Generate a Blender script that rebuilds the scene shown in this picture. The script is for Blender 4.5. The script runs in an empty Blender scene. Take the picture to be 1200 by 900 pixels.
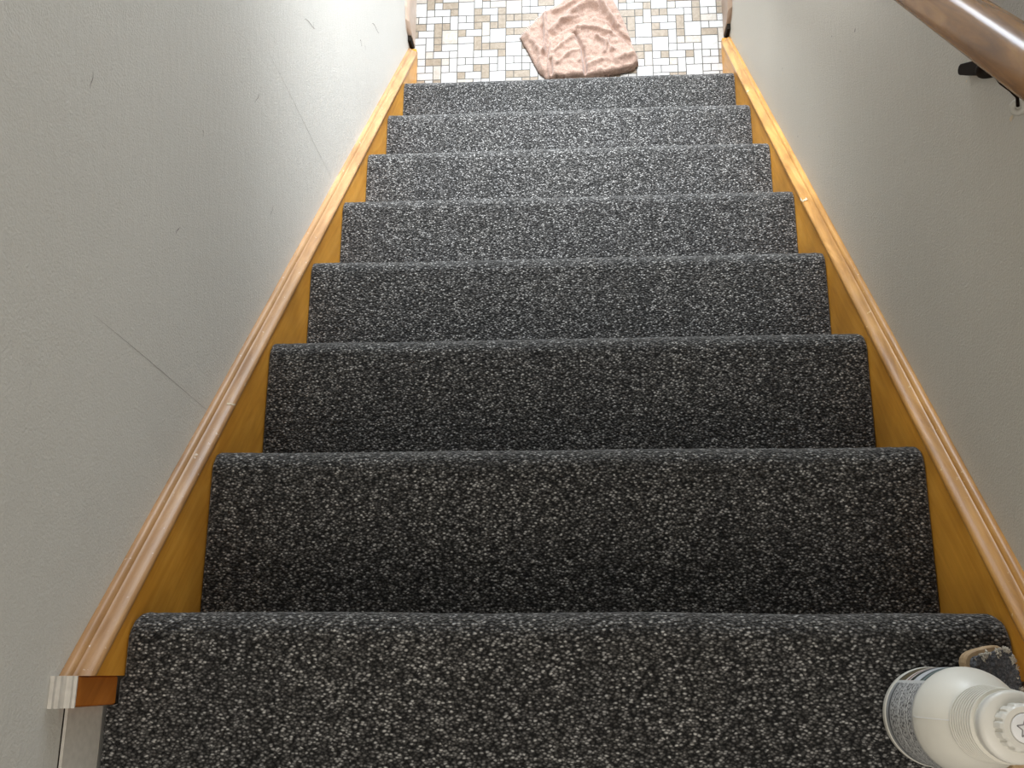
import bpy, bmesh, math, random
from mathutils import Vector, Matrix, noise
random.seed(7)
PI = math.pi
scene = bpy.context.scene
COL = scene.collection

# ------------------------------------------------------------------ dimensions
G, RISE = 0.2154, 0.1986            # going and rise of one step
NST = 8
HW = 0.45                           # skirt faces stand at +-HW
WALLX = 0.47                        # wall faces
FLOOR = -NST * RISE
SL = RISE / G
PITCH = math.atan2(RISE, G)
def pz(y): return -y * SL           # the pitch line through the nosings

# ------------------------------------------------------------------ helpers
def link(name, bm, mats, parent=None, smooth=False):
    bm.normal_update()
    me = bpy.data.meshes.new(name)
    bm.to_mesh(me); bm.free()
    if not isinstance(mats, (list, tuple)): mats = [mats]
    for m in mats: me.materials.append(m)
    if smooth:
        me.polygons.foreach_set('use_smooth', [True] * len(me.polygons))
    o = bpy.data.objects.new(name, me)
    COL.objects.link(o)
    if parent is not None: o.parent = parent
    return o

def thing(name, label, cat, loc=(0, 0, 0), group=None):
    o = bpy.data.objects.new(name, None); COL.objects.link(o)
    o.location = loc; o.empty_display_size = 0.05
    o['label'] = label; o['category'] = cat
    if group: o['group'] = group
    return o

def tag(o, label, cat):
    o['label'] = label; o['category'] = cat
    return o

def structure(o, label=None):
    o['kind'] = 'structure'
    if label: o['label'] = label
    return o

def box(bm, x0, x1, y0, y1, z0, z1):
    vs = [bm.verts.new((x, y, z)) for x in (x0, x1) for y in (y0, y1) for z in (z0, z1)]
    for f in ((0, 1, 3, 2), (4, 6, 7, 5), (0, 4, 5, 1), (2, 3, 7, 6), (0, 2, 6, 4), (1, 5, 7, 3)):
        bm.faces.new([vs[i] for i in f])

def loft(bm, rings, close=True, caps=True):
    rv = [[bm.verts.new(p) for p in r] for r in rings]
    n = len(rv[0])
    for a, b in zip(rv, rv[1:]):
        for i in range(n if close else n - 1):
            j = (i + 1) % n
            bm.faces.new((a[i], a[j], b[j], b[i]))
    if caps and close:
        bm.faces.new(rv[0][::-1]); bm.faces.new(rv[-1])
    bmesh.ops.recalc_face_normals(bm, faces=bm.faces[:])

def lathe(bm, prof, seg=96):
    rings = []
    for r, z in prof:
        rings.append([(r * math.cos(2 * PI * i / seg), r * math.sin(2 * PI * i / seg), z) for i in range(seg)])
    loft(bm, rings, True, True)

def tube(bm, pts, rad, seg=12):
    rings = []
    pts = [Vector(p) for p in pts]
    for i, p in enumerate(pts):
        d = (pts[min(i + 1, len(pts) - 1)] - pts[max(i - 1, 0)]).normalized()
        a = d.orthogonal().normalized() if i == 0 else (prev - prev.dot(d) * d).normalized()
        prev = a
        b = d.cross(a)
        r = rad[i] if isinstance(rad, (list, tuple)) else rad
        rings.append([tuple(p + r * (math.cos(2 * PI * k / seg) * a + math.sin(2 * PI * k / seg) * b)) for k in range(seg)])
    loft(bm, rings, True, True)

# ------------------------------------------------------------------ materials
class NT:
    def __init__(self, name, rough=0.5, spec=0.5):
        self.m = bpy.data.materials.new(name); self.m.use_nodes = True
        self.t = self.m.node_tree
        self.b = self.t.nodes['Principled BSDF']
        self.b.inputs['Roughness'].default_value = rough
        self.b.inputs['Specular IOR Level'].default_value = spec
    def n(self, typ, **kw):
        nd = self.t.nodes.new(typ)
        for k, v in kw.items():
            if k in nd.bl_rna.properties.keys(): setattr(nd, k, v)
            else: nd.inputs[k.replace('_', ' ')].default_value = v
        return nd
    def l(self, a, b): self.t.links.new(a, b)
    def coord(self, scale=(1, 1, 1), rot=(0, 0, 0), kind='Object'):
        tc = self.n('ShaderNodeTexCoord'); mp = self.n('ShaderNodeMapping')
        mp.inputs['Scale'].default_value = scale; mp.inputs['Rotation'].default_value = rot
        self.l(tc.outputs[kind], mp.inputs['Vector'])
        return mp.outputs['Vector']
    def ramp(self, fac, stops, interp='LINEAR'):
        r = self.n('ShaderNodeValToRGB'); r.color_ramp.interpolation = interp
        e = r.color_ramp.elements
        while len(e) < len(stops): e.new(0.5)
        for i, (p, c) in enumerate(stops):
            e[i].position = p; e[i].color = (c[0], c[1], c[2], 1)
        self.l(fac, r.inputs['Fac'])
        return r.outputs['Color']
    def noise(self, vec, scale, detail=2, rough=0.5, dist=0.0):
        nd = self.n('ShaderNodeTexNoise', Scale=scale, Detail=detail, Roughness=rough, Distortion=dist)
        self.l(vec, nd.inputs['Vector'])
        return nd.outputs['Fac']
    def bump(self, h, strength, dist, prev=None):
        bp = self.n('ShaderNodeBump', Strength=strength, Distance=dist)
        self.l(h, bp.inputs['Height'])
        if prev is not None: self.l(prev, bp.inputs['Normal'])
        self.l(bp.outputs['Normal'], self.b.inputs['Normal'])
        return bp.outputs['Normal']
    def mix(self, fac, a, b, blend='MIX'):
        mx = self.n('ShaderNodeMix', data_type='RGBA', blend_type=blend)
        if isinstance(fac, float): mx.inputs[0].default_value = fac
        else: self.l(fac, mx.inputs[0])
        for s, v in ((6, a), (7, b)):
            if isinstance(v, tuple): mx.inputs[s].default_value = (*v, 1)
            else: self.l(v, mx.inputs[s])
        return mx.outputs[2]
    def base(self, c):
        if isinstance(c, tuple): self.b.inputs['Base Color'].default_value = (*c, 1)
        else: self.l(c, self.b.inputs['Base Color'])

def plain(name, c, rough=0.5, spec=0.5, var=0.12, scale=60, metal=0.0):
    t = NT(name, rough, spec)
    v = t.coord()
    f = t.noise(v, scale, 3)
    lo = tuple(x * (1 - var) for x in c); hi = tuple(min(1, x * (1 + var)) for x in c)
    t.base(t.ramp(f, [(0.3, lo), (0.7, hi)]))
    t.b.inputs['Metallic'].default_value = metal
    return t.m

def carpet_mat():
    t = NT('loop_pile_carpet', 0.9, 0.15)
    v = t.coord()
    # slight warp so that the loops are not a perfect lattice
    nz = t.n('ShaderNodeTexNoise', Scale=160.0, Detail=1.0); t.l(v, nz.inputs['Vector'])
    sub = t.n('ShaderNodeVectorMath', operation='SUBTRACT'); t.l(nz.outputs['Color'], sub.inputs[0]); sub.inputs[1].default_value = (.5, .5, .5)
    sc = t.n('ShaderNodeVectorMath', operation='SCALE'); t.l(sub.outputs[0], sc.inputs[0]); sc.inputs['Scale'].default_value = 0.0022
    add = t.n('ShaderNodeVectorMath', operation='ADD'); t.l(v, add.inputs[0]); t.l(sc.outputs[0], add.inputs[1])
    vo = t.n('ShaderNodeTexVoronoi', Scale=430.0); an = t.n('ShaderNodeMapping'); an.inputs['Rotation'].default_value = (.5, .3, .6); an.inputs['Scale'].default_value = (.62, 1.0, 1.0); t.l(add.outputs[0], an.inputs['Vector']); t.l(an.outputs['Vector'], vo.inputs['Vector'])
    sep = t.n('ShaderNodeSeparateColor'); t.l(vo.outputs['Color'], sep.inputs[0])
    yarn = t.ramp(sep.outputs[0], [(0.0, (.042, .040, .038)), (0.45, (.115, .111, .107)), (0.78, (.27, .264, .257)), (1.0, (.66, .65, .635))])
    dark = t.ramp(vo.outputs['Distance'], [(0.12, (1, 1, 1)), (0.45, (.42, .42, .42)), (0.66, (.05, .05, .05))])
    c = t.mix(1.0, yarn, dark, 'MULTIPLY')
    big = t.noise(t.coord(scale=(9, 2.2, 2.2)), 3.0, 3)
    mott = t.ramp(big, [(0.3, (.86, .86, .87)), (0.7, (1.12, 1.11, 1.09))])
    t.base(t.mix(1.0, c, mott, 'MULTIPLY'))
    inv = t.n('ShaderNodeMath', operation='SUBTRACT'); inv.inputs[0].default_value = 1.0
    t.l(vo.outputs['Distance'], inv.inputs[1])
    t.bump(inv.outputs[0], 0.9, 0.0025)
    t.b.inputs['Sheen Weight'].default_value = 0.3
    t.b.inputs['Sheen Roughness'].default_value = 0.5
    return t.m

def wall_mat(name, c, rough, bump):
    t = NT(name, rough, 0.45)
    v = t.coord()
    big = t.noise(v, 1.8, 3)
    lo = tuple(x * 0.95 for x in c); hi = tuple(x * 1.04 for x in c)
    base = t.ramp(big, [(0.3, lo), (0.7, hi)])
    # sparse nicks
    sp = t.noise(v, 22, 2, 0.5)
    mask = t.ramp(sp, [(0.775, (0, 0, 0)), (0.79, (1, 1, 1))])
    t.base(t.mix(mask, base, tuple(x * 0.72 for x in c)))
    p = t.bump(t.noise(v, 330, 3, 0.6), bump, 0.0016)
    t.bump(t.noise(t.coord(scale=(1, .45, 1.3)), 90, 2), 0.22, 0.003, p)
    return t.m

def wood_mat(name, dark, mid, light, rough=0.3, along=True, wear=None, spec=0.3):
    t = NT(name, rough, spec)
    # grain runs down the pitch of the stair
    v0 = t.coord(rot=(PITCH if along else 0, 0, 0))
    mp = t.n('ShaderNodeMapping'); mp.inputs['Scale'].default_value = (1, .10, 1); t.l(v0, mp.inputs['Vector'])
    v = mp.outputs['Vector']
    f = t.noise(v, 60, 5, 0.6, 1.0)
    c = t.ramp(f, [(0.28, dark), (0.5, mid), (0.75, light)])
    blot = t.ramp(t.noise(t.coord(), 7, 3), [(0.3, (.76, .72, .66)), (0.7, (1.14, 1.12, 1.08))])
    c = t.mix(1.0, c, blot, 'MULTIPLY')
    if wear:
        w = t.ramp(t.noise(t.coord(scale=(1, .6, .6)), 150, 4, 0.65), [(0.66, (0, 0, 0)), (0.72, (1, 1, 1))])
        c = t.mix(w, c, wear)
    t.base(c)
    t.bump(f, 0.12, 0.001)
    return t.m

def towel_mat():
    t = NT('pinkish_beige_terry', 0.95, 0.1)
    v = t.coord()
    f = t.noise(v, 260, 3, 0.6)
    g = t.noise(v, 38, 4, 0.6)
    c = t.mix(0.45, t.ramp(f, [(0.3, (.24, .15, .115)), (0.7, (.55, .385, .31))]), t.ramp(g, [(0.3, (.29, .19, .15)), (0.7, (.52, .375, .30))]))
    t.base(c)
    t.bump(f, 0.8, 0.003)
    t.b.inputs['Sheen Weight'].default_value = 0.3
    return t.m

def tile_mat(name, a, b):
    t = NT(name, 0.38, 0.4)
    v = t.coord()
    f = t.noise(v, 70, 5, 0.65, 0.8)
    t.base(t.ramp(f, [(0.30, a), (0.62, b)]))
    return t.m

def label_mat():
    """Printed wrap label: pale grey print panels split by white rules, a coloured panel on the far side."""
    t = NT('printed_label', 0.35, 0.5)
    uv = t.n('ShaderNodeUVMap'); uv.uv_map = 'UVMap'
    sep = t.n('ShaderNodeSeparateXYZ'); t.l(uv.outputs['UV'], sep.inputs[0])
    mp = t.n('ShaderNodeMapping'); mp.inputs['Scale'].default_value = (110, 30, 1); t.l(uv.outputs['UV'], mp.inputs['Vector'])
    nz = t.n('ShaderNodeTexNoise', Scale=1.0, Detail=1.0); t.l(mp.outputs[0], nz.inputs['Vector'])
    wv = t.n('ShaderNodeMath', operation='MULTIPLY'); t.l(sep.outputs[1], wv.inputs[0]); wv.inputs[1].default_value = 26.0
    fr = t.n('ShaderNodeMath', operation='FRACT'); t.l(wv.outputs[0], fr.inputs[0])
    line = t.ramp(fr.outputs[0], [(0.0, (0, 0, 0)), (0.3, (1, 1, 1)), (0.75, (1, 1, 1)), (0.9, (0, 0, 0))])
    word = t.ramp(nz.outputs['Fac'], [(0.42, (0, 0, 0)), (0.50, (1, 1, 1))])
    ink = t.mix(1.0, line, word, 'MULTIPLY')
    grey = t.mix(ink, (.10, .10, .10), (.72, .72, .71))
    rules = t.ramp(sep.outputs[1], [(0.0, (.36, .37, .38)), (.10, (.10, .105, .11)), (.16, (.55, .55, .54)), (.18, (0, 0, 0)),
                                    (.47, (.75, .75, .73)), (.50, (0, 0, 0)), (.70, (.7, .7, .68)), (.725, (0, 0, 0)),
                                    (.80, (.65, .65, .63)), (.82, (0, 0, 0)), (.965, (.5, .5, .5))], 'CONSTANT')
    msk = t.n('ShaderNodeRGBToBW'); t.l(rules, msk.inputs[0])
    mk = t.n('ShaderNodeMath', operation='GREATER_THAN'); t.l(msk.outputs[0], mk.inputs[0]); mk.inputs[1].default_value = 0.02
    panel = t.mix(mk.outputs[0], grey, rules)
    front = t.ramp(sep.outputs[1], [(0.0, (.035, .03, .02)), (.06, (.13, .10, .05)), (.28, (.7, .69, .66)), (.34, (.22, .07, .05)), (.40, (.6, .58, .55)),
                                    (.45, (.03, .035, .03)), (.58, (.62, .64, .66)), (.80, (.05, .06, .06)), (.87, (.22, .28, .27)), (.95, (.03, .04, .04))], 'CONSTANT')
    side = t.ramp(sep.outputs[0], [(0.0, (0, 0, 0)), (0.17, (1, 1, 1)), (.375, (0, 0, 0))], 'CONSTANT')
    edge = t.ramp(sep.outputs[0], [(0.0, (0, 0, 0)), (0.366, (1, 1, 1)), (.378, (0, 0, 0))], 'CONSTANT')
    c = t.mix(side, panel, front)
    c = t.mix(edge, c, (.62, .62, .60))
    t.base(c)
    return t.m

M_CARPET = carpet_mat()
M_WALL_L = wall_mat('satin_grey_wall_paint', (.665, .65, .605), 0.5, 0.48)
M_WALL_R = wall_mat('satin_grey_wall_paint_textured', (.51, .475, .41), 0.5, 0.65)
M_SKIRT = wood_mat('varnished_orange_board', (.60, .255, .026), (.70, .325, .042), (.80, .41, .07), 0.36)
M_CAP_L = wood_mat('worn_pale_moulding', (.36, .19, .08), (.47, .265, .12), (.60, .37, .19), 0.36, wear=(.72, .60, .48))
M_CAP_R = wood_mat('golden_moulding', (.36, .165, .035), (.54, .27, .065), (.70, .39, .13), 0.28, wear=(.74, .52, .26))
M_BLOCK = wood_mat('reddish_brown_block', (.36, .115, .014), (.46, .155, .022), (.55, .20, .032), 0.35)
M_RAIL = wood_mat('varnished_rail', (.15, .064, .012), (.29, .13, .026), (.45, .235, .06), 0.25, spec=0.2)
M_WHITE = plain('chipped_white_paint', (.62, .585, .53), 0.45, 0.4, 0.08, 120)
M_BBLOW = plain('beige_baseboard_paint', (.55, .42, .33), 0.4, 0.4, 0.08, 40)
M_BBLOW_R = plain('shaded_baseboard', (.34, .235, .165), 0.4, 0.4, 0.1, 40)  # browner copy for the right side, its shadow put into the colour
M_DARK = plain('dark_gap', (.02, .016, .012), 0.9, 0.1)
M_IRON = plain('dark_bronze_metal', (.012, .007, .005), 0.6, 0.04, 0.2, 200)
M_PAINTED = plain('grey_painted_metal', (.50, .48, .43), 0.4, 0.5, 0.1, 200)
M_SCUFF = plain('scuff_grey', (.27, .25, .23), 0.8, 0.1)
M_CHIP = plain('pale_chip', (.66, .54, .38), 0.7, 0.2)
M_PLASTIC = plain('off_white_plastic', (.76, .735, .655), 0.38, 0.45, 0.03, 30)
M_CAPW = plain('white_plastic_cap', (.72, .70, .64), 0.36, 0.45, 0.03, 30)
M_CAPTOP = plain('bright_white_plastic', (.80, .80, .80), 0.4, 0.4, 0.02, 30)
M_MARK = plain('grey_moulded_mark', (.30, .29, .30), 0.5, 0.3, 0.05)
M_LABEL = label_mat()
M_BRUSHW = wood_mat('pale_brush_wood', (.46, .32, .18), (.60, .44, .28), (.70, .54, .37), 0.5, along=False)
def bristle_mat():
    t = NT('grey_lint_bristles', 0.95, 0.1)
    v = t.coord()
    f = t.noise(v, 420, 4, 0.7)
    t.base(t.ramp(f, [(0.3, (.05, .053, .06)), (0.55, (.15, .155, .17)), (0.75, (.34, .34, .35))]))
    t.bump(f, 0.9, 0.003)
    return t.m
M_BRIST = bristle_mat()
M_LINT = plain('pale_lint', (.50, .46, .39), 0.95, 0.1, 0.35, 500)
M_TOWEL = towel_mat()
M_TWHITE = tile_mat('white_marbled_tile', (.37, .355, .335), (.48, .47, .45))
M_TTAN = tile_mat('tan_tile', (.20, .155, .105), (.29, .23, .165))
M_TPALE = tile_mat('pale_beige_tile', (.33, .29, .24), (.42, .38, .33))
M_GROUT = plain('grey_grout', (.11, .10, .09), 0.8, 0.1)

# ------------------------------------------------------------------ the setting
TOP = 1.45
for sgn, nm, mat in ((-1, 'wall_left', M_WALL_L), (1, 'wall_right', M_WALL_R)):
    bm = bmesh.new()
    a, b = sorted((sgn * WALLX, sgn * (WALLX + 0.10)))
    box(bm, a, b, -1.3, 3.2 if sgn < 0 else 2.06, FLOOR - 0.02, TOP)
    w = structure(link(nm, bm, mat))
    # small scuffs and chips seen on the paint
    if sgn < 0:
        marks = [((.534, .177), (.513, .177), .0006), ((.630, -.113), (.627, -.120), .0010), ((1.091, -.523), (1.119, -.591), .0008),
                 ((1.112, -.585), (1.121, -.575), .0009), ((1.460, -1.062), (1.489, -1.141), .0013), ((.813, -.318), (.784, -.303), .0006),
                 ((1.335, -.951), (1.338, -.969), .0018), ((1.352, -1.000), (1.354, -1.008), .0014), ((.671, -.424), (.645, -.416), .0006), ((.458, -.064), (.474, -.072), .0006)]
        cracks = [((.903, -.346), (.897, -.770), .0004), ((.290, .113), (.272, -.259), .0003)]
        for (p, q, r) in marks + cracks:
            bm = bmesh.new()
            P = Vector((sgn * (WALLX - .0002), p[0], p[1])); Q = Vector((sgn * (WALLX - .0002), q[0], q[1]))
            d = (Q - P); n = Vector((0, -d.z, d.y)).normalized() * r
            k = 6
            top = []; bot = []
            for i in range(k + 1):
                f = i / k
                c = P + d * f + n * 2.5 * math.sin(f * PI * 1.7)
                wd = n * (0.3 + 0.7 * math.sin(f * PI))
                top.append(bm.verts.new(c + wd)); bot.append(bm.verts.new(c - wd))
            for i in range(k):
                bm.faces.new((top[i], top[i + 1], bot[i + 1], bot[i]))
            link('scuff_mark', bm, M_SCUFF, w)
    else:
        for (y, z, r, m) in ((.926, -.377, .0032, M_SCUFF), (1.006, -.509, .0018, M_SCUFF), (.947, -.467, .0016, M_SCUFF), (.891, -.650, .0016, M_SCUFF),
                             (1.198, -.907, .0022, M_SCUFF), (.487, .108, .0030, M_CHIP), (.590, .013, .0014, M_CHIP), (.983, -.815, .0018, M_SCUFF), (1.185, -.906, .0020, M_CHIP)):
            bm = bmesh.new()
            vs = []
            for i in range(9):
                an = 2 * PI * i / 9
                rr = r * random.uniform(.6, 1.1)
                vs.append(bm.verts.new((WALLX - .0003, y + rr * math.cos(an), z + 1.7 * rr * math.sin(an))))
            bm.faces.new(vs)
            link('scuff_mark' if m is M_SCUFF else 'paint_chip', bm, m, w)

# tiled floor at the foot of the stair
U = 0.0241
YEND = 2.06                         # the right wall stops here; the lower hall opens to the right
CELL = [(0, 0, 2, 2, 'B'), (2, 5, 1, 2, 's'), (3, 0, 1, 1, 's'), (4, 0, 2, 1, 's'), (2, 1, 1, 1, 's'), (3, 1, 2, 1, 's'), (5, 1, 1, 1, 's'),
        (0, 2, 1, 1, 's'), (1, 2, 1, 1, 's'), (2, 2, 2, 1, 's'), (4, 2, 1, 1, 's'), (5, 2, 1, 2, 's'), (0, 3, 2, 1, 's'), (2, 3, 1, 1, 's'),
        (3, 3, 1, 2, 's'), (4, 3, 1, 1, 's'), (0, 4, 1, 1, 's'), (1, 4, 2, 1, 's'), (4, 4, 2, 2, 'B'), (0, 5, 2, 1, 's'), (3, 5, 1, 1, 's')]
bm = bmesh.new()
FX = WALLX - .0005
def quad(x0, x1, y0, y1, z, mi):
    x0 = max(x0, -FX); x1 = min(x1, FX if y0 < YEND else 1.6); y0 = max(y0, 1.50); y1 = min(y1, 3.19)
    if x1 - x0 < .0012 or y1 - y0 < .0012: return
    f = bm.faces.new([bm.verts.new(p) for p in ((x0, y0, z), (x1, y0, z), (x1, y1, z), (x0, y1, z))])
    f.material_index = mi
quad(-FX, FX, 1.50, YEND, FLOOR - .0004, 3); quad(-FX, 1.6, YEND, 3.19, FLOOR - .0004, 3)
X0, Y0 = -0.3295, 1.752
gp = 0.00135
for ci in range(-2, 14):
    for ri in range(-13, 4):
        for (c, r, w, h, k) in CELL:
            xa = X0 + (ci * 6 + c) * U; ya = Y0 - (ri * 6 + r) * U
            if k == 'B': mi = 0 if random.random() < .85 else 2
            else: mi = random.choices((0, 1, 2), (.50, .40, .10))[0]
            quad(xa + gp, xa + w * U - gp, ya - h * U + gp, ya - gp, FLOOR, mi)
structure(link('floor', bm, [M_TWHITE, M_TTAN, M_TPALE, M_GROUT]))

# skirt boards with their cap mouldings (trim of the stair)
def skirt(sgn, nm, capm):
    bm = bmesh.new()
    top = 0.006
    poly = [(-.066, pz(-.066) + top), (-.066, -.30), (1.33, FLOOR + .0005), (1.725, FLOOR + .0005), (1.725, pz(1.725) + top + .018), (1.70, pz(1.70) + top)]
    for X in (HW, WALLX):
        pass
    va = [bm.verts.new((sgn * HW, y, z)) for y, z in poly]
    vb = [bm.verts.new((sgn * (WALLX - .0003), y, z)) for y, z in poly]
    n = len(poly)
    bm.faces.new(va); bm.faces.new(vb[::-1])
    for i in range(n):
        j = (i + 1) % n
        bm.faces.new((va[j], va[i], vb[i], vb[j]))
    bmesh.ops.recalc_face_normals(bm, faces=bm.faces[:])
    o = structure(link(nm, bm, M_SKIRT))
    # moulding profile: distance from the room axis, height above the pitch line
    prof = [(.4485, .0045), (.4468, .0065), (.4462, .0105), (.4470, .0145), (.4490, .0165), (.4515, .0180), (.4545, .0205), (.4572, .0235), (.4590, .0262),
            (.4606, .0268), (.4612, .0290), (.4625, .0325), (.4650, .0345), (.4697, .0350), (.4697, .0030)]
    bm = bmesh.new()
    rings = []
    N = 60
    for i in range(N + 1):
        y = -.066 + (1.712 + .066) * i / N
        rings.append([(sgn * (x + .0004 * noise.noise(Vector((x * 40, y * 9, sgn)))), y, pz(y) + h) for x, h in prof])
    loft(bm, rings)
    link('cap_moulding', bm, capm, o, True).modifiers.new('split', 'EDGE_SPLIT').split_angle = math.radians(50)
    # square end block at the head of the stair, with a painted return on top
    bm = bmesh.new()
    a, b = sorted((sgn * .4545, sgn * (WALLX - .0003)))
    box(bm, a, b, -.0945, -.0662, .001, .0885)
    bmesh.ops.bevel(bm, geom=bm.edges[:], offset=.0012, segments=2, affect='EDGES')
    link('end_block', bm, M_BLOCK, o)
    bm = bmesh.new()
    pr = [(.4540, .0887), (.4535, .0915), (.4560, .0925), (.4565, .0955), (.4590, .0970), (.4610, .0975), (.4622, .1010), (.4628, .1050), (.4655, .1075), (.4660, .1110), (.4697, .1115), (.4697, .0887)]
    loft(bm, [[(sgn * x, y, z) for x, z in pr] for y in (-.0955, -.0660)])
    link('painted_return', bm, M_WHITE, o)
    # pale nicks in the varnish of the moulding
    spots = {-1: ((.29, .0018),), 1: ((.80, .009), (1.33, .005))}[sgn]
    for y, r in spots:
        bm = bmesh.new()
        vs = [bm.verts.new((sgn * (.4475 + .009 * (i % 2) ) - sgn * .0012, 0, 0)) for i in range(2)]
        bm.free()
        bm = bmesh.new()
        pts = [(.4462, .0105), (.4470, .0147), (.4490, .0168), (.4515, .0183), (.4545, .0208)]
        ra = [bm.verts.new((sgn * (x - .0003), y - r * random.uniform(.5, 1), pz(y - r) + h + .0002)) for x, h in pts]
        rb = [bm.verts.new((sgn * (x - .0003), y + r * random.uniform(.5, 1), pz(y + r) + h + .0002)) for x, h in pts]
        for i in range(4):
            bm.faces.new((ra[i], ra[i + 1], rb[i + 1], rb[i]))
        link('paint_chip', bm, M_CHIP, o)
    return o
skirt(-1, 'trim_1', M_CAP_L)
skirt(1, 'trim_2', M_CAP_R)

# white baseboards on the upper landing
for sgn, nm in ((-1, 'baseboard_left'), (1, 'baseboard_right')):
    bm = bmesh.new()
    a, b = sorted((sgn * .4668, sgn * (WALLX - .0002)))
    box(bm, a, b, -1.28, -.0950, .001, .0770)
    bmesh.ops.bevel(bm, geom=bm.edges[:], offset=.0008, segments=2, affect='EDGES')
    o = structure(link(nm, bm, M_WHITE))
    bm = bmesh.new()
    a, b = sorted((sgn * .4693, sgn * (WALLX - .0001)))
    box(bm, a, b, -1.28, -.0955, .0772, .0784)
    link('seam', bm, M_DARK, o)

# baseboards of the lower hall
for sgn, nm, m in ((-1, 'baseboard_lower_left', M_BBLOW), (1, 'baseboard_lower_right', M_BBLOW_R)):
    bm = bmesh.new()
    pr = [(.458, FLOOR + .001), (.458, FLOOR + .092), (.4590, FLOOR + .104), (.4620, FLOOR + .114), (.4650, FLOOR + .120), (.4685, FLOOR + .124), (.4697, FLOOR + .124), (.4697, FLOOR + .001)]
    ys = [1.745, 1.752, 1.765, 1.80, 3.18 if sgn < 0 else 2.055]
    cut = [.50, .72, .90, 1.0, 1.0]
    rings = []
    for y, c in zip(ys, cut):
        rings.append([(sgn * x, y, FLOOR + .001 + (z - FLOOR - .001) * (c if x < .4695 else max(c, .8))) for x, z in pr])
    loft(bm, rings)
    o = structure(link(nm, bm, m))
    bm = bmesh.new()
    a, b = sorted((sgn * .4600, sgn * (WALLX - .0003)))
    box(bm, a, b, 1.727, 1.744, FLOOR + .001, FLOOR + .062)
    link('dark_gap', bm, M_DARK, o)

# ------------------------------------------------------------------ the carpeted stair
stair = thing('carpeted_staircase', 'straight flight of stairs covered in charcoal speckled loop carpet between two walls', 'stairs', (0, 0, FLOOR))
CORNER = [(.012, .015), (.006, .008), (.006, .010), (.004, .006), (.004, .005), (.004, .005), (.004, .008), (.003, .004)]
def step(k):
    yf = k * G; zt = -k * RISE
    rn = 0.025
    prof = []
    yb = (k - 1) * G - .024 if k else -1.28
    # tread, from its back to the roll
    d = (yf - rn) - yb
    nt = 58 if k else 150
    for i in range(nt):
        f = i / nt
        if k == 0: f = 1 - (1 - f) ** 2.2
        prof.append((yb + d * f, zt))
    for i in range(15):
        a = math.radians(205) * i / 14
        prof.append((yf - rn + rn * math.sin(a), zt - rn + rn * math.cos(a)))
    y1, z1 = prof[-1]
    zb = zt - RISE + .001
    for i in range(1, 11):
        f = i / 10
        prof.append((y1 + (yf - .024 - y1) * min(1, f * 2.2), z1 + (zb - z1) * f))
    hw = HW - .0003
    xs = []
    e = 0.0
    edge = [0, .0008, .0018, .003, .0045, .0065, .009, .012, .016, .021, .027]
    xs = [-hw + t for t in edge]
    nx = 190
    xs += [-hw + .027 + (2 * hw - .054) * i / nx for i in range(1, nx)]
    xs += [hw - t for t in reversed(edge)]
    bm = bmesh.new()
    cl, cr = CORNER[k]
    grid = []
    for (y, z) in prof:
        row = []
        for x in xs:
            eL = x + hw; eR = hw - x
            e = min(eL, eR); rc = cl if eL < eR else cr
            yy, zz, xx = y, z, x
            if e < rc:
                dl = rc - math.sqrt(max(0, rc * rc - (rc - e) ** 2))
                w = max(0.0, min(1.0, (y - (yf - .06)) / .05)) if k else max(0.0, min(1.0, (y + .06) / .05))
                yy -= dl * w
            if e < .006 and zz > zt - .01:
                zz -= .004 * (1 - math.sqrt(max(0, 1 - ((.006 - e) / .006) ** 2)))
            if k == 0 and y < -.067:
                xx *= (.4660 if y < -.0965 else .4540) / hw
            nz = noise.noise(Vector((x * 190, y * 190, z * 190 + k * 7.3)))
            nb = noise.noise(Vector((x * 6, y * 11, k * 3.1)))
            cz = 1 if z > zt - rn else 0
            yy += .0006 * nz + (.0016 * nb if z <= zt - .0005 else 0)
            zz += (.0007 * nz + .0008 * nb) * cz
            row.append(bm.verts.new((xx, yy, zz)))
        grid.append(row)
    for a, b in zip(grid, grid[1:]):
        for i in range(len(xs) - 1):
            bm.faces.new((a[i], a[i + 1], b[i + 1], b[i]))
    bmesh.ops.transform(bm, matrix=Matrix.Translation((0, 0, -FLOOR)), verts=bm.verts[:])
    o = link('upper_landing_carpet' if k == 0 else 'carpeted_step', bm, M_CARPET, stair, True)
    return o
for k in range(NST): step(k)

# dark boxes added inside the stair to stop light leaking past the carpet
bm = bmesh.new()
for k in range(NST):
    box(bm, -HW + .001, HW - .001, (-1.28 if k == 0 else (k - 1) * G - .02), k * G - .027, .002, -k * RISE - .010 - FLOOR)
link('light_leak_block', bm, M_DARK, stair)

# ------------------------------------------------------------------ handrail
pd = Vector((0, math.cos(PITCH), -math.sin(PITCH)))
pn = Vector((0, math.sin(PITCH), math.cos(PITCH)))
RX, RN = 0.408, 0.508
rail = thing('handrail', 'varnished brown wooden handrail fixed along the right wall', 'handrail', (RX, .55, pz(.55) + RN / math.cos(PITCH)))
def rail_pt(u, x, n):          # u along the pitch, measured from the foot of the perpendicular
    return Vector((RX + x, 0, 0)) + pd * u + pn * (RN + n)
prof = []
NP = 72
for i in range(NP):
    a = 2 * PI * i / NP
    ca, sa = math.cos(a), math.sin(a)
    ex = 2.0 / 2.6
    x = .0228 * math.copysign(abs(ca) ** ex, ca)
    n = .0232 * math.copysign(abs(sa) ** ex, sa)
    # fine quirk line beside the rounded shoulder
    prof.append((x, n))
bm = bmesh.new()
rings = []
us = [-.72, -.715, -.70] + [-.70 + .03 * i for i in range(1, 100)] + [2.27, 2.285, 2.29]
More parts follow.
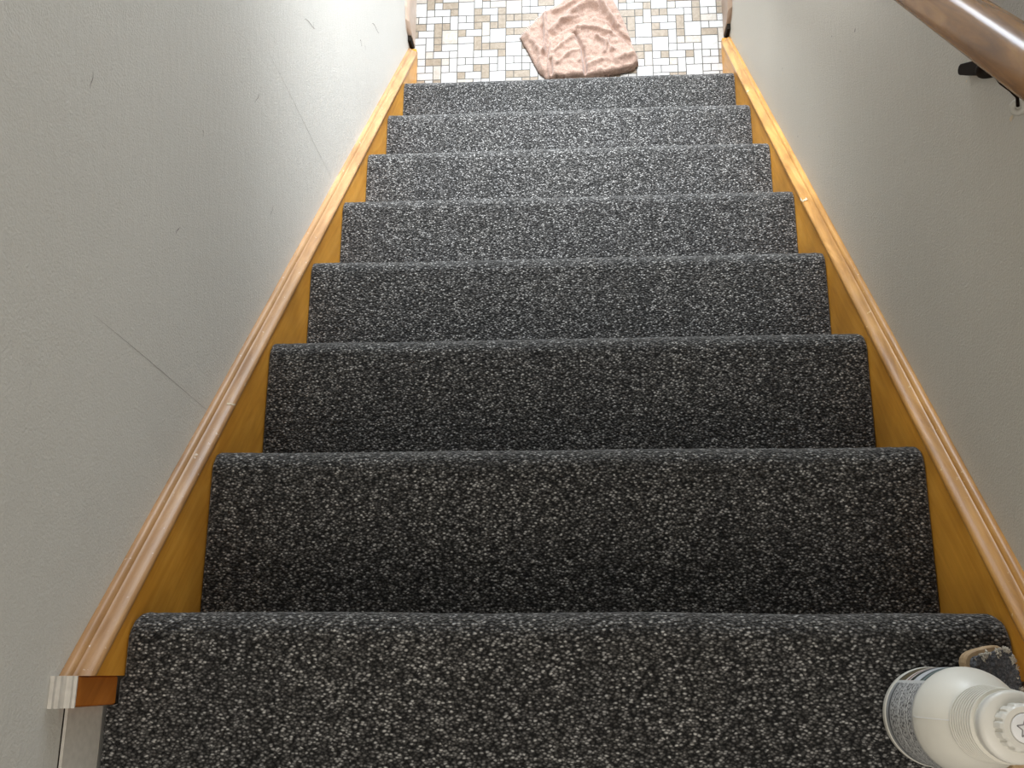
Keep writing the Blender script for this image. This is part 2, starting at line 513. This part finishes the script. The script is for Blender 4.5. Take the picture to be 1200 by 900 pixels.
for j, u in enumerate(us):
    s = 1.0
    if j == 0 or j == len(us) - 1: s = .80
    elif j == 1 or j == len(us) - 2: s = .93
    rings.append([tuple(rail_pt(u, x * s, n * s) - rail.location) for x, n in prof])
loft(bm, rings)
link('rail', bm, M_RAIL, rail, True)
# metal bracket: a slanting plate on the wall with a rounded toe, and an arm up to the underside of the rail
def bracket(dy):
    off = Vector((0, dy, -dy * SL))
    outl = [(.5885, .0275), (.5925, .0215), (.5965, .0185), (.6005, .0190), (.6030, .0230), (.6025, .0285), (.5985, .0360), (.5890, .0540), (.5600, .1080), (.5400, .1380),
            (.5280, .1420), (.5250, .1300), (.5300, .1150), (.5490, .0890), (.5715, .0535), (.5800, .0400)]
    cy = sum(p[0] for p in outl) / len(outl); cz = sum(p[1] for p in outl) / len(outl)
    bm = bmesh.new()
    rs = []
    for x, k in ((WALLX - .0002, 1.0), (.4600, 1.0), (.4585, .965), (.4575, .90)):
        rs.append([tuple(Vector((x, cy + (y - cy) * k, cz + (z - cz) * k)) + off - rail.location) for y, z in outl])
    loft(bm, rs)
    link('wall_plate', bm, M_IRON, rail)
    bm = bmesh.new()
    P0 = Vector((.4600, .537, .122)); P1 = Vector((.440, .520, .140)); P2 = Vector((.412, .500, .165)); P3 = Vector((RX + .002, .492, .206))
    path = []
    for i in range(13):
        t = i / 12
        path.append((1 - t) ** 3 * P0 + 3 * (1 - t) ** 2 * t * P1 + 3 * (1 - t) * t * t * P2 + t ** 3 * P3 + off - rail.location)
    tube(bm, path, [.0065 - .0018 * i / 12 for i in range(13)], 14)
    link('bracket_arm', bm, M_IRON, rail, True)
bracket(0)
bracket(.92)
# painted-over screw eye on the wall just under the rail
eye = thing('screw_eye', 'small grey painted screw eye on the right wall just under the handrail', 'hook', (WALLX, .477, .147))
bm = bmesh.new()
R0, r0 = .0052, .0032
N1, N2 = 32, 12
nrm = Vector((-.55, -.35, .75)).normalized()
ex = nrm.cross(Vector((0, 1, 0))).normalized(); ey = nrm.cross(ex)
cen = Vector((-.0100, .000, .000))
vv = []
for i in range(N1):
    a = 2 * PI * i / N1
    rd = ex * math.cos(a) + ey * math.sin(a)
    vv.append([bm.verts.new(cen + rd * (R0 + r0 * math.cos(2 * PI * j / N2)) + nrm * (r0 * math.sin(2 * PI * j / N2))) for j in range(N2)])
for i in range(N1):
    a, b = vv[i], vv[(i + 1) % N1]
    for j in range(N2):
        bm.faces.new((a[j], a[(j + 1) % N2], b[(j + 1) % N2], b[j]))
bmesh.ops.recalc_face_normals(bm, faces=bm.faces[:])
link('ring', bm, M_PAINTED, eye, True)
bm = bmesh.new()
tube(bm, [(-.0060, 0, -.002), (-.003, 0, -.002), (-.0002, 0, -.002)], .0036, 12)
link('shank', bm, M_PAINTED, eye, True)
bm = bmesh.new()
tube(bm, [(-.0105, .001, .001), (-.0150, .004, .012), (-.0220, .010, .015), (-.0300, .018, .015), (-.036, .022, .020)], [.0018, .0017, .0016, .0016, .0016], 10)
link('wire_link', bm, M_IRON, eye, True)

# ------------------------------------------------------------------ bottle
BX, BY = .3620, -.0990
bot = thing('bottle', 'off-white plastic squirt bottle with grey printed label standing on the top landing', 'bottle', (BX, BY, .0010))
prof = [(.030, .0030), (.0415, .0012), (.0440, .0022), (.0457, .0052), (.0461, .0100), (.0461, .0150), (.0452, .0158), (.0452, .0985), (.0459, .0995), (.0459, .1040),
        (.0456, .1090), (.0448, .1145), (.0434, .1205), (.0413, .1270), (.0386, .1335), (.0354, .1395), (.0326, .1438), (.0306, .1468), (.0296, .1492)]
nr = 9
for i in range(nr):
    z0 = .1500 + i * .0050
    r = .0296 - i * .00026
    prof += [(r + .0001, z0), (r + .0014, z0 + .0003), (r + .0016, z0 + .0026), (r + .0013, z0 + .0031), (r - .0020, z0 + .0036), (r - .0020, z0 + .0048)]
prof += [(.0268, .1960), (.0262, .1985), (.0262, .2000), (.012, .2000)]
bm = bmesh.new(); lathe(bm, prof, 120)
body = link('bottle_body', bm, M_PLASTIC, bot, True)
body.modifiers.new('split', 'EDGE_SPLIT').split_angle = math.radians(38)
# label wrapped on the recess of the body
bm = bmesh.new()
seg = 120
uvl = bm.loops.layers.uv.new('UVMap')
ra, rb = [], []
for i in range(seg + 1):
    a = 2 * PI * i / seg
    ra.append(bm.verts.new((.04555 * math.cos(a), .04555 * math.sin(a), .0162)))
    rb.append(bm.verts.new((.04555 * math.cos(a), .04555 * math.sin(a), .0980)))
for i in range(seg):
    f = bm.faces.new((ra[i], ra[i + 1], rb[i + 1], rb[i]))
    for lp, (u, v) in zip(f.loops, ((i, 0), (i + 1, 0), (i + 1, 1), (i, 1))):
        lp[uvl].uv = (u / seg, v)
link('label', bm, M_LABEL, bot, True)
# faint mould seam on the shoulder
bm = bmesh.new()
an = math.radians(176)
sp = [(r + .0001, z) for r, z in prof if .1040 <= z <= .1495]
tube(bm, [(r * math.cos(an), r * math.sin(an), z) for r, z in sp], .00035, 6)
link('mould_seam', bm, M_CAPTOP, bot, True)
# closure: wide flange, ribbed spout collar and inset top
bm = bmesh.new()
lathe(bm, [(.014, .2002), (.0262, .2002), (.0274, .2012), (.0278, .2035), (.0278, .2085), (.0271, .2110), (.0250, .2124), (.0180, .2132), (.012, .2132)], 96)
cap = link('screw_cap', bm, M_CAPW, bot, True)
bm = bmesh.new()
seg = 120
def gear(r, z, amp):
    out = []
    for i in range(seg):
        a = 2 * PI * i / seg
        k = (i * 15 / seg) % 1.0
        d = amp if k < .62 else 0.0
        out.append(((r + d) * math.cos(a), (r + d) * math.sin(a), z))
    return out
loft(bm, [gear(.0172, .2133, .0012), gear(.0170, .2255, .0012), gear(.0168, .2268, .0004), gear(.0158, .2282, 0), gear(.0118, .2282, 0), gear(.0112, .2274, 0)])
sptop = link('spout_collar', bm, M_CAPW, cap)
bm = bmesh.new()
lathe(bm, [(.002, .2275), (.0110, .2275), (.0110, .2289), (.0102, .2296), (.002, .2297)], 64)
disc = link('inset_disc', bm, M_CAPTOP, cap, True)
bm = bmesh.new()
for q in range(5):                                   # raised star-like moulded mark
    a0 = 2 * PI * q / 5 + .35
    for s in (-1, 1):
        p0 = Vector((math.cos(a0), math.sin(a0))) * .0072
        p1 = Vector((math.cos(a0 + s * PI / 5), math.sin(a0 + s * PI / 5))) * .0034
        d = (p1 - p0); n = Vector((-d.y, d.x)).normalized() * .00045
        A = [p0 - n, p1 - n, p1 + n, p0 + n]
        lo = [bm.verts.new((p.x, p.y, .2296)) for p in A]; hi = [bm.verts.new((p.x, p.y, .2301)) for p in A]
        bm.faces.new(hi)
        for i in range(4):
            j = (i + 1) % 4
            bm.faces.new((lo[i], lo[j], hi[j], hi[i]))
bmesh.ops.recalc_face_normals(bm, faces=bm.faces[:])
link('moulded_mark', bm, M_MARK, cap)

# ------------------------------------------------------------------ scrubbing brush, bristles up
br = thing('scrub_brush', 'wooden scrub brush with lint-filled grey bristles lying behind the bottle', 'brush', (.4130, -.0345, .0012))
br.rotation_euler = (0, 0, math.atan2(.255, 1.0))
def outline(pts, n=10):
    """half widths along the length -> closed outline (x right, y back)"""
    L = [(-w, -v) for v, w in pts] + [(w, -v) for v, w in reversed(pts)]
    return L
wp = [(0, .006), (.0006, .012), (.0022, .0165), (.005, .0198), (.009, .0218), (.016, .0226), (.03, .0222), (.045, .0208), (.058, .0185), (.070, .0155), (.082, .0128), (.095, .0118), (.12, .0118), (.145, .0125), (.155, .0115), (.161, .0085), (.164, .004)]
ol = outline(wp)
def inset(ol, s):
    cy = -.075
    return [(x * (1 - s / .022), cy + (y - cy) * (1 - s / .08)) for x, y in ol]
bm = bmesh.new()
loft(bm, [[(x, y, z) for x, y in inset(ol, s)] for z, s in ((0, .0025), (.0015, .0007), (.004, 0), (.0125, 0), (.0155, .0006), (.0168, .0020))])
link('brush_block', bm, M_BRUSHW, br)
# bristle pad: tuft field with a rough matted top
bm = bmesh.new()
NX, NY = 46, 66
def pad(fx, fy, top):
    v = .0052 + fy * .057
    hw = .0180 * (1 - .32 * max(0, fy - .35))
    if fy < .10: hw *= .80 + 2.0 * fy
    return Vector(((fx * 2 - 1) * hw + .0014, -v, 0))
gt = []
for j in range(NY + 1):
    row = []
    for i in range(NX + 1):
        fx, fy = i / NX, j / NY
        p = pad(fx, fy, 1)
        e = min(fx, 1 - fx, fy * 1.6, (1 - fy) * 1.6)
        h = .0300 + .0030 * noise.noise(Vector((p.x * 260, p.y * 260, 1))) + .0022 * noise.noise(Vector((p.x * 90, p.y * 90, 5))) - (.004 if e < .02 else 0)
        h = max(h, .022)
        p.x += .0010 * noise.noise(Vector((p.x * 400, p.y * 400, 9))) + (fx - .5) * .004
        row.append(bm.verts.new((p.x, p.y + .0010 * noise.noise(Vector((p.x * 400, p.y * 400, 19))), h)))
    gt.append(row)
for a, b in zip(gt, gt[1:]):
    for i in range(NX): bm.faces.new((a[i], b[i], b[i + 1], a[i + 1]))
per = gt[0][:] + [r[-1] for r in gt[1:]] + gt[-1][-2::-1] + [r[0] for r in gt[-2:0:-1]]
low = []
for vtx in per:
    low.append(bm.verts.new((vtx.co.x * .90, -.034 + (vtx.co.y + .034) * .94, .0165)))
for i in range(len(per)):
    j = (i + 1) % len(per)
    bm.faces.new((per[i], per[j], low[j], low[i]))
bmesh.ops.recalc_face_normals(bm, faces=bm.faces[:])
link('bristle_pad', bm, M_BRIST, br)
# pale lint caught along the rim of the bristles
bm = bmesh.new()
rnd = random.Random(3)
for q in range(420):
    side = rnd.choice((0, 0, 1, 1, 1, 2))
    f = rnd.random()
    dn = rnd.random() ** 2 * .10
    if side == 0: p = pad(f, dn, 1)
    elif side == 1: p = pad(1.0 - dn * .8, f, 1)
    else: p = pad(dn * .6, f * .5, 1)
    if noise.noise(Vector((p.x * 150, p.y * 150, 4))) < (-.05 if side < 2 else .08): continue
    p.x *= 1.05
    a = rnd.uniform(0, 2 * PI)
    d = Vector((math.cos(a), math.sin(a), rnd.uniform(-.3, .5))) * rnd.uniform(.0006, .0034)
    P = Vector((p.x, p.y, rnd.uniform(.0285, .0330) - (.008 * rnd.random() if dn < .01 else 0)))
    w = rnd.uniform(.5, 1.2)
    tube(bm, [P - d, P + Vector((rnd.uniform(-1, 1) * .001, rnd.uniform(-1, 1) * .001, .0008)), P + d], [.0003 * w, .0011 * w, .0003 * w], 6)
link('lint_fringe', bm, M_LINT, br, True)['kind'] = 'stuff'

# ------------------------------------------------------------------ towel on the tiles
OUT = [(-.143, 1.760), (-.112, 1.798), (-.070, 1.845), (-.030, 1.866), (.002, 1.893), (.040, 1.905), (.085, 1.895), (.105, 1.902), (.132, 1.886), (.150, 1.846), (.172, 1.788), (.190, 1.728), (.208, 1.668), (.206, 1.652), (.190, 1.638), (.150, 1.628), (.09, 1.615), (.02, 1.606), (-.06, 1.612), (-.088, 1.640), (-.115, 1.700)]
FLAP = [(-.055, 1.600), (-.062, 1.655), (-.052, 1.735), (-.010, 1.768), (.030, 1.790), (.082, 1.812), (.108, 1.795), (.140, 1.750), (.180, 1.712), (.206, 1.672), (.207, 1.650), (.188, 1.634), (.12, 1.618)]
POCK = [(-.046, 1.598), (-.050, 1.670), (-.030, 1.712), (.008, 1.752), (.026, 1.742), (.040, 1.700), (.048, 1.650), (.048, 1.600)]
CORN = [(.085, 1.898), (.105, 1.902), (.132, 1.886), (.150, 1.846), (.172, 1.788), (.188, 1.730), (.160, 1.745), (.120, 1.800), (.090, 1.840)]
def sdist(poly, x, y):
    """signed distance: positive inside"""
    best = 1e9; ins = False
    n = len(poly)
    for i in range(n):
        x1, y1 = poly[i]; x2, y2 = poly[(i + 1) % n]
        dx, dy = x2 - x1, y2 - y1
        t = max(0, min(1, ((x - x1) * dx + (y - y1) * dy) / (dx * dx + dy * dy)))
        d = math.hypot(x - x1 - t * dx, y - y1 - t * dy)
        best = min(best, d)
        if (y1 > y) != (y2 > y) and x < x1 + (y - y1) / (y2 - y1) * dx: ins = not ins
    return best if ins else -best
def ridge(pl, x, y, w, h):
    best = 1e9
    for (x1, y1), (x2, y2) in zip(pl, pl[1:]):
        dx, dy = x2 - x1, y2 - y1
        t = max(0, min(1, ((x - x1) * dx + (y - y1) * dy) / (dx * dx + dy * dy)))
        best = min(best, math.hypot(x - x1 - t * dx, y - y1 - t * dy))
    return h * math.exp(-(best / w) ** 2)
def rnd_edge(d, r, h):
    if d <= 0: return 0.0
    if d >= r: return h
    return h * math.sqrt(1 - (1 - d / r) ** 2)
RID = [([(-.125, 1.77), (-.085, 1.71), (-.075, 1.64)], .010, .008), ([(-.070, 1.838), (-.064, 1.760), (-.072, 1.700)], .007, .012),
       ([(-.045, 1.775), (.0, 1.82), (.055, 1.865), (.085, 1.86)], .012, .011), ([(-.04, 1.84), (.02, 1.868), (.06, 1.885)], .008, .007),
       ([(.095, 1.875), (.125, 1.82), (.150, 1.775)], .006, .009), ([(-.02, 1.80), (.03, 1.82)], .007, .006),
       ([(.03, 1.772), (.085, 1.765), (.125, 1.748)], .007, .008), ([(.085, 1.74), (.115, 1.715), (.13, 1.69)], .007, .007), ([(.12, 1.735), (.108, 1.685)], .006, .006),
       ([(.14, 1.66), (.19, 1.675)], .010, .008), ([(-.04, 1.69), (.0, 1.725), (.02, 1.74)], .007, .006), ([(-.03, 1.65), (.01, 1.685), (.035, 1.69)], .006, .006), ([(.06, 1.645), (.10, 1.66)], .008, .006)]
GROOVE = [([(.022, 1.752), (.043, 1.700), (.050, 1.640), (.050, 1.60)], .0045, -.016), ([(-.050, 1.665), (-.046, 1.60)], .004, -.012), ([(-.075, 1.79), (-.074, 1.72)], .004, -.006), ([(.088, 1.89), (.100, 1.835), (.13, 1.79)], .0035, -.007)]
def hz(x, y):
    d = sdist(OUT, x, y)
    wob = noise.noise(Vector((x * 26, y * 26, 0))) 
    z = rnd_edge(d, .010, .016)
    z += rnd_edge(sdist(CORN, x, y), .006, .010)
    z += rnd_edge(sdist(FLAP, x, y), .008, .018)
    z += rnd_edge(sdist(POCK, x, y), .008, .007)
    k = max(0.0, min(1.0, d / .012))
    for pl, w, h in RID: z += ridge(pl, x, y, w * .85, h * 1.5 * k)
    for pl, w, h in GROOVE: z += ridge(pl, x, y, w, h * 1.3 * k)
    z += k * (.0060 * wob + .0050 * noise.noise(Vector((x * 70, y * 70, 3))) + .0013 * noise.noise(Vector((x * 190, y * 190, 5))))
    return max(z, .0015 if d < .004 else .006)
tw = thing('towel', 'crumpled pinkish-beige terry towel lying on the tiled floor below the last step', 'towel', (.02, 1.75, FLOOR + .0005))
bm = bmesh.new()
ST = .0026
nx, ny = int(.36 / ST), int(.31 / ST)
vm = {}
for i in range(nx + 1):
    for j in range(ny + 1):
        x = -.148 + i * ST; y = 1.598 + j * ST
        jig = .0020 * noise.noise(Vector((x * 220, y * 220, 11)))
        if sdist(OUT, x, y) > jig - .0004:
            vm[(i, j)] = bm.verts.new((x - .02, y - 1.75, hz(x, y)))
for (i, j) in list(vm):
    q = [(i, j), (i + 1, j), (i + 1, j + 1), (i, j + 1)]
    if all(c in vm for c in q): bm.faces.new([vm[c] for c in q])
bmesh.ops.delete(bm, geom=[v for v in bm.verts if not v.link_faces], context='VERTS')
# close the rim down to the tiles
be = [e for e in bm.edges if len(e.link_faces) == 1]
ret = bmesh.ops.extrude_edge_only(bm, edges=be)
for v in ret['geom']:
    if isinstance(v, bmesh.types.BMVert): v.co.z = .0004
bmesh.ops.recalc_face_normals(bm, faces=bm.faces[:])
link('terry_cloth', bm, M_TOWEL, tw, True)
# stitched hem standing up along the left rear edge
bm = bmesh.new()
hem = [(-.143, 1.760), (-.112, 1.798), (-.070, 1.845), (-.030, 1.866), (.002, 1.893)]
for (x1, y1), (x2, y2) in zip(hem, hem[1:]):
    L = math.hypot(x2 - x1, y2 - y1); n = max(2, int(L / .0055))
    for q in range(n):
        f = (q + .5) / n
        cx, cy = x1 + (x2 - x1) * f, y1 + (y2 - y1) * f
        nx_, ny_ = -(y2 - y1) / L, (x2 - x1) / L
        tube(bm, [(cx - .02 - nx_ * .003, cy - 1.75 - ny_ * .003, .010), (cx - .02 + nx_ * .0015, cy - 1.75 + ny_ * .0015, .0095), (cx - .02 + nx_ * .0045, cy - 1.75 + ny_ * .0045, .0022)], [.0014, .0015, .0009], 6)
link('stitched_hem', bm, plain('pale_hem', (.74, .62, .55), .9, .1), tw, True)

# ------------------------------------------------------------------ light
w = bpy.data.worlds.new('World'); scene.world = w; w.use_nodes = True
bg = w.node_tree.nodes['Background']; bg.inputs[0].default_value = (1.0, .975, .93, 1); bg.inputs[1].default_value = 0.6
def area(name, loc, target, sx, sy, power, color, spread=180):
    ld = bpy.data.lights.new(name, 'AREA'); ld.shape = 'RECTANGLE'; ld.size = sx; ld.size_y = sy
    ld.energy = power; ld.color = color; ld.spread = math.radians(spread)
    o = bpy.data.objects.new(name, ld); COL.objects.link(o)
    o.location = loc
    o.rotation_euler = (Vector(target) - Vector(loc)).to_track_quat('-Z', 'Y').to_euler()
    return o
area('lower_window_light', (0.05, 3.1, -.30), (0, 1.0, -1.2), .8, 1.3, 50, (.80, .90, 1.0))
area('lower_side_light', (0.85, 3.0, -.45), (-.25, 1.2, -1.2), .7, 1.1, 14, (.74, .87, 1.0))
area('far_step_fill', (0.10, 2.05, .45), (0.0, 1.20, -1.20), .35, .5, 16, (.92, .96, 1.0), 75)  # added fill to brighten the far steps, no known fixture here
area('upper_hall_light', (-.05, -.75, 1.42), (0.05, .35, -.4), .7, .6, 7, (1.0, .92, .80))

# ------------------------------------------------------------------ camera
cd = bpy.data.cameras.new('Camera'); cam = bpy.data.objects.new('Camera', cd); COL.objects.link(cam)
cd.sensor_fit = 'HORIZONTAL'; cd.sensor_width = 36; cd.lens = 36.0; cd.clip_start = .02; cd.clip_end = 60
rot = Matrix(((0.99758216, 0.01313126, 0.06824518), (0.0058219, 0.96274536, -0.27034696), (-0.06925273, 0.27009062, 0.96034115)))
m4 = rot.to_4x4(); m4.translation = Vector((0.0290543, -0.0596373, 1.0740713))
cam.matrix_world = m4
scene.camera = cam
scene.view_settings.view_transform = 'Standard'
scene.view_settings.look = 'None'
scene.view_settings.exposure = 0.0
scene.view_settings.gamma = 1.0
